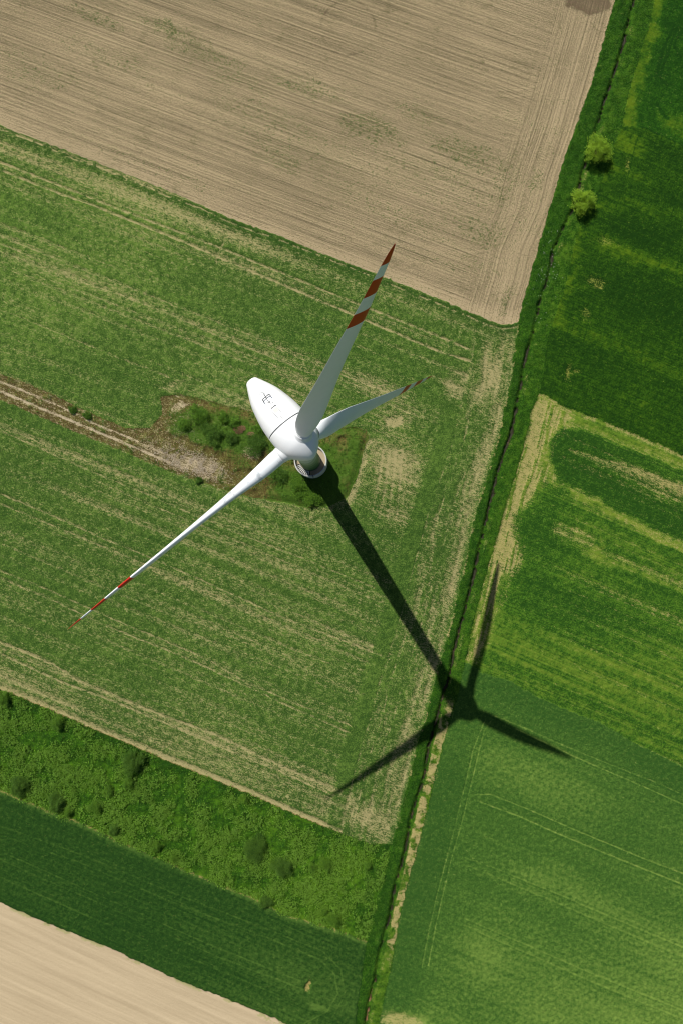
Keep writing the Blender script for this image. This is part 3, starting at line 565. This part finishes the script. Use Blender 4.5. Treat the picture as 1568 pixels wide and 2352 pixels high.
def bush(name, px, py, rD, h, mat, label, cat, group, trunk=.12, dens=1.0, leaf=.3, zoff=.3):
    if name == 'bush': h = h * 1.35
    """crown centre seen at D (px,py), radius rD in D units, height h metres"""
    hc_ = h * .55; c = gp(px, py, hc_); r = rD / K * (.9 if name == 'tree' else 1) * (1 - hc_ / 189)
    gx_, gy_ = c[0], c[1]; gz = float(hz(np.array([gx_]), np.array([gy_]))[0][0]); gz = min(max(gz, 0), .5)
    e = empty(name, (gx_, gy_, gz - .1)); tag(e, label, cat, group)
    # limbs
    parts = [tube((0, 0, -.3), (0, 0, h * .35), trunk * 1.3, trunk, 8)]; nb = 9 if r > 2 else 6; ends = []
    for i in range(nb):
        a_ = i * 2.4 + rng.random(); q = (math.cos(a_) * r * .6, math.sin(a_) * r * .6, h * rng.uniform(.55, .85)); parts.append(tube((0, 0, h * rng.uniform(.1, .33)), q, trunk * .7, trunk * .2, 6)); ends.append(q)
    V, F = join(parts); npmesh('stem' if r < 2 else 'trunk', V, F, M_BARK, e, smooth=True)
    # sprays (clumps) over an uneven dome
    nc = int(24 + (15 if name == 'tree' else 24) * r * r); th = rng.uniform(0, 2 * np.pi, nc); u = rng.random(nc); rad = np.sqrt(rng.random(nc))
    wob = 1 + .24 * np.sin(2 * th + rng.random() * 6) * (name == 'bush') + .2 * np.sin(3 * th + rng.random() * 6) + .15 * np.sin(5 * th + rng.random() * 6)
    cx_ = np.cos(th) * rad * r * .9 * wob; cy_ = np.sin(th) * rad * r * .9 * wob
    top = np.sqrt(np.clip(1 - (rad * .93) ** 2, 0, 1)); cz = h * (.3 + .7 * top) * rng.uniform(.55, 1.08, nc) * np.where(rng.random(nc) < .3, rng.uniform(.4, .9, nc), 1)
    per = int(36 * dens); cc = np.repeat(np.stack([cx_, cy_, cz], 1), per, 0); sp_ = .34 if r > 2 else .26
    off = rng.normal(size=(len(cc), 3)) * sp_ * min(1, r / 2.2 + .35); off[:, 2] *= .8
    Q = cc + off; Q[:, 2] = np.maximum(Q[:, 2], .1)
    V, F, R_ = leaves(Q, leaf, .4, .6); R_ = np.clip(R_ * .6 + .4 * np.repeat(np.repeat(rng.random(nc), per), 4), 0, 1)
    npmesh('crown', V, F, mat, e, attrs={'rnd': R_})
    return e

TG = 'lone trees on the ditch bank'
bush('tree', 1371, 345, 34, 5.4, M_LY, 'larger and upper of two bright yellow-green trees on the ditch bank', 'tree', TG, .2, .7, .3)
bush('tree', 1337, 462, 29, 5.0, M_LY, 'smaller and lower of two bright yellow-green trees on the ditch bank', 'tree', TG, .18, .7, .3)
MG = 'bushes in the weedy meadow strip'
for px, py, r, h, m_, lab in [
    (305, 1749, 26, 2.6, M_LD, 'big round dark green bush near the dry field edge in the meadow'),
    (584, 1948, 27, 2.2, M_LD, 'wide dark green bush in the middle of the meadow strip'),
    (648, 1991, 20, 2.2, M_LD, 'dark green bush just below right of the wide mid-meadow bush'),
    (44, 1803, 20, 2.2, M_LD, 'dark green bush at the left end of the meadow beside the deep green crop'),
    (130, 1843, 19, 2.1, M_LD, 'second dark bush from the left along the lower meadow edge'),
    (158, 1863, 9, 1.3, M_LG, 'small bush touching the second dark bush on the lower meadow edge'),
    (133, 1660, 13, 1.8, M_LG, 'mid-green bush close under the dry field edge at the upper left of the meadow'),
    (8, 1603, 14, 1.8, M_LG, 'green bush cut by the left picture edge at the top of the meadow'),
    (296, 1797, 12, 1.7, M_LG, 'light green bush right below the big round dark bush'),
    (220, 1852, 12, 1.4, M_LG, 'light green bush left of centre between two dark lower-edge bushes and the big round bush'),
    (250, 1815, 9, 1.4, M_LG, 'small light bush down left of the big round dark bush'),
    (262, 1906, 11, 1.5, M_LD, 'small dark bush on the grassy lower rim left of centre'),
    (360, 1944, 10, 1.6, M_LG, 'small upright green bush near the lower rim below the centre of the meadow'),
    (400, 1969, 8, 1.2, M_LG, 'tiny green bush on the lower rim right of the small upright one'),
    (560, 1835, 9, 1.4, M_LG, 'small green bush standing against the upper dry field edge'),
    (608, 2070, 13, 1.7, M_LD, 'olive bush on the lower rim below the mid-meadow bushes'),
    (748, 1985, 13, 1.7, M_LG, 'light green bush toward the right end of the meadow'),
    (717, 1990, 8, 1.3, M_LG, 'small green bush left of the light one at the right end of the meadow'),
    (765, 2112, 14, 1.9, M_LG, 'bright green bush at the lower right tip of the meadow'),
    (742, 2092, 9, 1.3, M_LG, 'small bush up left of the bright one at the lower right tip'),
    (842, 1985, 8, 1.5, M_LG, 'small narrow bush where the meadow meets the ditch bank')]:
    bush('bush', px, py, r, h, m_, lab, 'bush', MG, .06, .8, .26)
WG = 'bushes on the waste ground round the turbine'
for px, py, r, h, m_, lab in [
    (459, 954, 21, 1.9, M_LG, 'light green bush at the upper left of the waste ground'),
    (515, 959, 12, 1.6, M_LG, 'bright green bush between the light bush and the nacelle tail'),
    (540, 972, 12, 1.5, M_LG, 'bright green bush just above the brown brush heap'),
    (425, 975, 14, 1.5, M_LG, 'leftmost low green bush of the waste ground'),
    (490, 996, 24, 1.7, M_LD, 'wide dark bush left of the brown brush heap'),
    (588, 1020, 24, 1.8, M_LD, 'dark bush below the brown brush heap beside the nacelle'),
    (532, 1004, 15, 1.6, M_LD, 'dark bush wedged between the wide dark bush and the brush heap'),
    (596, 986, 11, 1.6, M_LG, 'yellowish bush partly hidden behind the nacelle'),
    (168, 941, 9, .7, M_LB, 'dark bush on the track verge nearer the left picture edge'),
    (203, 956, 8, .6, M_LB, 'low bush on the track verge nearer the turbine'),
    (457, 1103, 6, .9, M_LD, 'tiny round bush on the lower edge of the gravel end of the track'),
    (688, 1112, 24, 1.5, M_LG, 'bright green bush below left of the plinth'),
    (715, 1142, 22, 1.4, M_LG, 'green bush on the lower rim of the waste ground left of the shadow'),
    (640, 1092, 20, 1.5, M_LD, 'dark bush left of the plinth below the blade root')]:
    bush('bush', px, py, r, h, m_, lab, 'bush', WG, .05, .55, .28)
for px, py, r, lab in [(551, 988, 14, 'larger heap of reddish brown cut brush left of the nacelle'), (578, 999, 9, 'smaller heap of reddish brown cut brush close to the nacelle')]:
    c = gp(px, py); n = 1500 if r > 10 else 700; th = rng.uniform(0, 6.28, n); rr_ = np.sqrt(rng.random(n)) * r / K * (1 + .25 * np.sin(3 * th)); z = (1 - (rr_ / (r / K * 1.3)) ** 2) * 1.15 * rng.uniform(.5, 1, n)
    V, F, R_ = leaves(np.stack([np.cos(th) * rr_, np.sin(th) * rr_ * .75, z], 1), .4, .2, .16)
    o = npmesh('brush_heap', V, F, M_LO, attrs={'rnd': R_}); o.location = (c[0], c[1], .5); tag(o, lab, 'brush heap', 'heaps of cut brush')

# ------------------------------------------------------------------ the wind turbine
AZ, PH0, TILT, HUB, OVER = -0.89605, 0.39524, math.radians(3.826), 86.81, 4.313
d = np.array([math.cos(AZ) * math.cos(TILT), math.sin(AZ) * math.cos(TILT), math.sin(TILT)])
u = np.array([-math.sin(AZ), math.cos(AZ), 0]); v = np.cross(d, u); v = v if v[2] > 0 else -v
TOP = np.array([0, 0, HUB]); HB = TOP + d * OVER; TAIL = TOP - d * 5.75

def paint(name, col, rough=.35, dirt=.0):
    g = G(name); P = g.n('ShaderNodeTexCoord').outputs['Object']; n_ = g.noise(P, .9, 4, .6); f = g.noise(P, .25, 2)
    c = g.mix(g.math('MULTIPLY', g.ramp(n_, .45, .75), .10), col, (col[0] * .75, col[1] * .77, col[2] * .78, 1))
    if dirt:
        s_ = g.noise(g.scale(P, 1, 1, 1), .7, 5, .72); c = g.mix(g.math('MULTIPLY', g.ramp(s_, .53, .64), dirt), c, lin(160, 168, 172))
    return g.out(c, rough, spec=.4)
M_WHITE = paint('white gelcoat', lin(244, 246, 246)); M_BLADE = paint('blade gelcoat', lin(240, 245, 247), .4, 0); M_BLADE2 = paint('stained blade gelcoat', lin(240, 245, 247), .4, .6)
M_RED = paint('red blade paint', lin(196, 36, 24), .4); M_DARK = G('dark seam').out(lin(112, 113, 113), .7)
M_METAL = G('grey metal').out(lin(104, 106, 108), .5)
root = empty('wind_turbine', (0, 0, 0)); tag(root, 'white three-bladed wind turbine with red-banded blade tips and egg-shaped nacelle', 'wind turbine')

def revolve(prof, org, ax, e1, e2, n=64, cap=False):
    t = np.arange(n) * 2 * np.pi / n; c, s = np.cos(t)[:, None], np.sin(t)[:, None]; V = []; m_ = len(prof)
    for a_, r in prof: V.append(org + ax * a_ + (e1 * c + e2 * s) * max(r, 1e-3))
    F = []
    i = np.arange(n); j = (i + 1) % n
    for k in range(m_ - 1): F.append(np.stack([k * n + i, k * n + j, (k + 1) * n + j, (k + 1) * n + i], 1))
    return np.concatenate(V), np.concatenate(F)
def smoothprof(pts, n=60):
    a_ = np.array(pts); s = np.concatenate([[0], np.cumsum(np.hypot(*np.diff(a_, axis=0).T))]); t = np.linspace(0, s[-1], n)
    # Catmull-Rom like: cubic hermite on arclength
    out = []
    m = np.gradient(a_, s, axis=0)
    for q in t:
        k = min(np.searchsorted(s, q, 'right') - 1, len(s) - 2); h = s[k + 1] - s[k]; w = (q - s[k]) / h
        out.append((2 * w ** 3 - 3 * w ** 2 + 1) * a_[k] + (w ** 3 - 2 * w ** 2 + w) * h * m[k] + (-2 * w ** 3 + 3 * w ** 2) * a_[k + 1] + (w ** 3 - w ** 2) * h * m[k + 1])
    return [tuple(x) for x in out]
# tower
prof = [(7.0, 2.34), (20, 2.16), (40, 1.9), (60, 1.62), (80, 1.36), (84.6, 1.32), (85.2, 1.32)]
prof = [(z, np.interp(z, [p[0] for p in prof], [p[1] for p in prof])) for z in np.unique(np.concatenate([np.arange(7, 85.3, 2.6), [85.2]]))]
V, F = revolve(prof, np.zeros(3), np.array([0, 0, 1.]), np.array([1., 0, 0]), np.array([0, 1., 0]), 56)
g = G('tower paint'); P = g.n('ShaderNodeTexCoord').outputs['Object']; z_ = g.n('ShaderNodeSeparateXYZ', {0: P}).outputs[2]
cr = g.n('ShaderNodeValToRGB', {0: g.math('DIVIDE', z_, 86.0)}); cr.color_ramp.interpolation = 'CONSTANT'; el = cr.color_ramp.elements
for i, (p_, c_) in enumerate([(0, lin(52, 88, 54)), (.125, lin(74, 108, 74)), (.17, lin(104, 132, 98)), (.215, lin(140, 158, 128)), (.26, lin(178, 188, 166)), (.31, lin(214, 218, 212))]):
    e_ = el[i] if i < 2 else el.new(p_)
    e_.position = p_; e_.color = c_
npmesh('tower', V, F, g.out(cr.outputs[0], .5), root, smooth=True)
# plinth (outer wall, parapet, floor)
PHT = 8.06
g = G('plinth concrete'); P = g.n('ShaderNodeNewGeometry').outputs['Position']; M_CON = g.out(g.mix(g.noise(P, 1.2, 4, .65), lin(168, 170, 162), lin(206, 206, 198)), .9)
g = G('plinth floor'); P = g.n('ShaderNodeNewGeometry').outputs['Position']; M_FLR = g.out(g.mix(g.noise(P, 1.5, 4, .65), lin(158, 144, 118), lin(178, 164, 136)), .95)
Z = np.array([0, 0, 1.]); XA = np.array([1., 0, 0]); YA = np.array([0, 1., 0])
V, F = revolve([(-.8, 3.78), (7.6, 3.66), (7.64, 3.74), (PHT, 3.74), (PHT, 3.46), (7.15, 3.46)], np.zeros(3), Z, XA, YA, 96)
pl = npmesh('plinth', V, F, M_CON, root)
V, F = revolve([(7.152, 3.463), (7.15, 2.3)], np.zeros(3), Z, XA, YA, 96); npmesh('floor', V, F, M_FLR, pl)
# curved steps down the inside of the parapet with a railing
parts = []
def boxm(c, ax, ay, az_, sx, sy, sz):
    c = np.array(c); V = np.array([c + ax * (i * sx / 2) + ay * (j * sy / 2) + az_ * (k * sz / 2) for k in (-1, 1) for j in (-1, 1) for i in (-1, 1)])
    return V, np.array([[0, 2, 3, 1], [4, 5, 7, 6], [0, 1, 5, 4], [2, 6, 7, 3], [0, 4, 6, 2], [1, 3, 7, 5]])
for k in range(9):
    a_ = math.radians(203 + k * 7.4); r_ = np.array([math.cos(a_), math.sin(a_), 0]); t_ = np.array([-r_[1], r_[0], 0])
    parts.append(boxm(r_ * 2.95 + Z * (7.4 + .09 * k), r_, t_, Z, .95, .21, .05))
for rr_ in (2.56,):
    for k in range(9):
        a0, a1 = math.radians(205 + k * 6.4), math.radians(205 + (k + 1) * 6.4)
        parts.append(tube((rr_ * math.cos(a0), rr_ * math.sin(a0), 7.2 + .10 * k), (rr_ * math.cos(a1), rr_ * math.sin(a1), 7.3 + .10 * k), .05, .05, 6))
V, F = join(parts); stp = npmesh('steps', V, F, M_CON, pl)
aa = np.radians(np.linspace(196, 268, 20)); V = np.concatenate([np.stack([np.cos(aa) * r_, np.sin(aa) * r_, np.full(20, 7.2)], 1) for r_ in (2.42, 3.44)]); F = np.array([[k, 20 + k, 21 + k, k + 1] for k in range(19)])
npmesh('step_shade_sheet', V, F, G('painted step shade').out(lin(48, 48, 48), .8), stp)  # dark sheet added under the treads, painting the shade in their gaps
parts = []
pa = [math.radians(175 + k * 7.5) for k in range(15)]
for k, a_ in enumerate(pa):
    q = (3.42 * math.cos(a_), 3.42 * math.sin(a_)); parts.append(tube((q[0], q[1], 7.6), (q[0], q[1], 8.95), .03, .03, 6))
    if k: p = (3.42 * math.cos(pa[k - 1]), 3.42 * math.sin(pa[k - 1])); parts += [tube((*p, 8.93), (*q, 8.93), .03, .03, 6), tube((*p, 8.45), (*q, 8.45), .02, .02, 6)]
q = 3.8 * math.cos(pa[-1]), 3.8 * math.sin(pa[-1]); parts.append(tube((q[0] * .88, q[1] * .88, 8.2), (q[0] * 1.08, q[1] * 1.08, 8.15), .16, .10, 8))
V, F = join(parts); npmesh('railing', V, F, M_METAL, pl)
# nacelle + spinner as one egg, split at the seam
egg = smoothprof([(0, .02), (.005, .64), (.1, .78), (.5, 1.0), (1.0, 1.26), (2.0, 1.74), (3.0, 2.14), (4.2, 2.46), (5.4, 2.72), (6.6, 2.88), (7.75, 2.95), (9.0, 2.95), (10.1, 2.82), (10.9, 2.58), (11.5, 2.22), (12.1, 1.72), (12.6, 1.18), (12.95, .68), (13.12, .3), (13.16, .02)], 110)
SEAM = 7.72
def rs(s): return float(np.interp(s, [p[0] for p in egg], [p[1] for p in egg]))
back = [p for p in egg if p[0] < SEAM - .08] + [(SEAM - .08, rs(SEAM)), (SEAM - .08, rs(SEAM) - .2)]
front = [(SEAM + .08, rs(SEAM) - .2), (SEAM + .08, rs(SEAM))] + [p for p in egg if p[0] > SEAM + .08]
V, F = revolve(back, TAIL, d, u, v, 96); nac = npmesh('nacelle', V, F, M_WHITE, root, smooth=True)
V, F = revolve(front, TAIL, d, u, v, 96); spn = npmesh('spinner', V, F, M_WHITE, root, smooth=True)
V, F = revolve([(SEAM - .09, rs(SEAM) - .07), (SEAM + .09, rs(SEAM) - .07)], TAIL, d, u, v, 96); npmesh('seam_ring', V, F, M_DARK, nac, smooth=True)
def on(s, l, h=0.0):                             # a point on the nacelle's back: s from the tail, l sideways, h above the skin
    r = rs(s); return TAIL + d * s + u * l + v * (math.sqrt(max(r * r - l * l, 0)) + h)
# weather mast
parts = [tube(on(3.6, .15, -.1), on(3.6, .15, .4), .08, .07, 8), tube(on(3.1, .22, .36), on(4.0, .1, .36), .06, .05, 6),
         tube(on(3.62, -.42, .38), on(3.58, .68, .38), .065, .065, 8), tube(on(3.62, -.42, .38), on(3.95, -.40, .40), .06, .06, 6), tube(on(3.58, .68, .38), on(3.85, .75, .40), .06, .06, 6),
         tube(on(3.95, -.40, .35), on(3.95, -.40, .6), .06, .06, 8), tube(on(3.85, .75, .35), on(3.85, .75, .6), .06, .06, 8), tube(on(4.15, .05, .06), on(4.65, .12, .06), .04, .04, 6), tube(on(4.35, -.06, .06), on(4.35, .24, .06), .03, .03, 6)]
V, F = join(parts); mast = npmesh('weather_mast', V, F, M_METAL, nac)
for s_, l_, rr_ in ((2.85, .05, .38), (4.6, .15, .36)):
    parts = []; c_ = on(s_, l_, .25); pr = None
    for k in range(17):
        t_ = k * 2 * math.pi / 16; q = c_ + (u * .8 + d * .5) * math.cos(t_) * rr_ + (v * .7 + d * .5) * math.sin(t_) * rr_
        if pr is not None: parts.append(tube(pr, q, .02, .02, 5))
        pr = q
    V, F = join(parts); npmesh('lightning_hoop', V, F, M_METAL, mast)
V, F = boxm(on(5.25, .15, .02), u, d, v, .78, .12, .07); npmesh('vent_slot', V, F, M_DARK, nac)
parts = [tube(on(5.6, -.35, .03), on(6.75, -.3, .03), .03, .03, 5), tube(on(5.45, .45, .03), on(6.4, .5, .03), .03, .03, 5), tube(on(6.5, .1, .03), on(7.3, .1, .03), .03, .03, 5)]
V, F = join(parts); npmesh('hatch_rails', V, F, M_METAL, nac)
V, F = boxm(on(5.95, .08, -.005), u, d, v, .62, .9, .05); npmesh('hatch', V, F, paint('aged hatch', lin(226, 226, 206)), nac)

# blades
RS = [1.9, 2.6, 3.3, 3.32, 4.2, 5.2, 6.2, 7.2, 8.4, 9.6, 11, 12.5, 14, 16, 18, 20, 22, 24, 26, 28, 29, 30, 31.3, 32.5, 33.8, 35, 36.4, 37.4, 38.4, 39.2, 39.9, 40.4, 40.75, 41.0]
cr_ = [1.9, 3.3, 5.5, 8, 11, 15, 19, 23, 27, 31, 35, 38.5, 40.3, 41]
cc_ = [2.05, 2.12, 2.95, 3.6, 3.75, 3.5, 3.25, 2.95, 2.65, 2.15, 1.5, 1.02, .55, .15]
tr_ = [1.0, 1.0, .68, .44, .32, .26, .22, .2, .18, .17, .16, .16, .16, .16]
tw_a = [28, 26, 23, 19, 15, 10, 5, 2.5, 1, 0, 0, 0, 0, 0]
of_ = [.5, .5, .55, .55, .59, .61, .64, .65, .62, .57, .57, .58, .58, .58]
NP = 36
def section(r, w, l):
    c = np.interp(r, cr_, cc_); th = np.interp(r, cr_, tr_); tw = math.radians(np.interp(r, cr_, tw_a)); rd = ss(np.float64(r), 3.3, 7.0)
    cd_ = l * math.cos(tw) + d * math.sin(tw); tn = np.cross(w, cd_)
    t = np.arange(NP) * 2 * np.pi / NP; x = (1 + np.cos(t)) / 2                     # 1 = leading edge
    xx = 1 - x; yt = 5 * th * (.2969 * np.sqrt(xx) - .126 * xx - .3516 * xx ** 2 + .2843 * xx ** 3 - .1015 * xx ** 4) * np.sign(np.sin(t) + 1e-9)
    yc = .5 * np.sin(t) * th
    y = yc * (1 - rd) + yt * rd
    off = np.interp(r, cr_, of_)
    swp = -.35 * ss(np.float64(r), 39.3, 41.2)
    return HB + d * (-.47 * (r / 41) ** 2) + w * r + np.outer((x - off) * c, cd_) + np.outer(y * c, tn) + l * swp * .0
blab = {0: 'blade raised toward the viewer', 1: 'blade pointing down to the right', 2: 'blade reaching out level to the lower left'}
for b in range(3):
    an = PH0 + b * 2 * math.pi / 3; w = u * math.sin(an) + v * math.cos(an); l = u * math.cos(an) - v * math.sin(an)
    V = np.concatenate([section(r, w, l) for r in RS]); i = np.arange(NP); j = (i + 1) % NP; F = []; mi = []
    for k in range(len(RS) - 1):
        F.append(np.stack([k * NP + i, k * NP + j, (k + 1) * NP + j, (k + 1) * NP + i], 1)); rm = (RS[k] + RS[k + 1]) / 2
        mi += [1 if (29 < rm < 31.3 or 33.8 < rm < 36.4 or rm > 38.4) else 0] * NP
    F = np.concatenate(F); capf = np.array([np.arange(NP) + (len(RS) - 1) * NP])
    bl = npmesh('blade', V, [F, capf], [M_BLADE2 if b == 2 else M_BLADE, M_RED], root, smooth=True, matidx=mi + [1]); bl['label'] = blab[b]
    V, F = revolve([(3.2, 1.0), (3.2, 1.10), (3.34, 1.10), (3.34, 1.0)], HB, w, l, d, 40); npmesh('blade_collar', V, F, M_DARK if b == 1 else M_WHITE, bl)
    V, F = revolve([(1.4, 1.75), (2.1, 1.5), (2.5, 1.28), (2.8, 1.16), (3.14, 1.14), (3.14, .9)], HB, w, l, d, 48); npmesh('blade_sleeve', V, F, M_WHITE, spn, smooth=True)
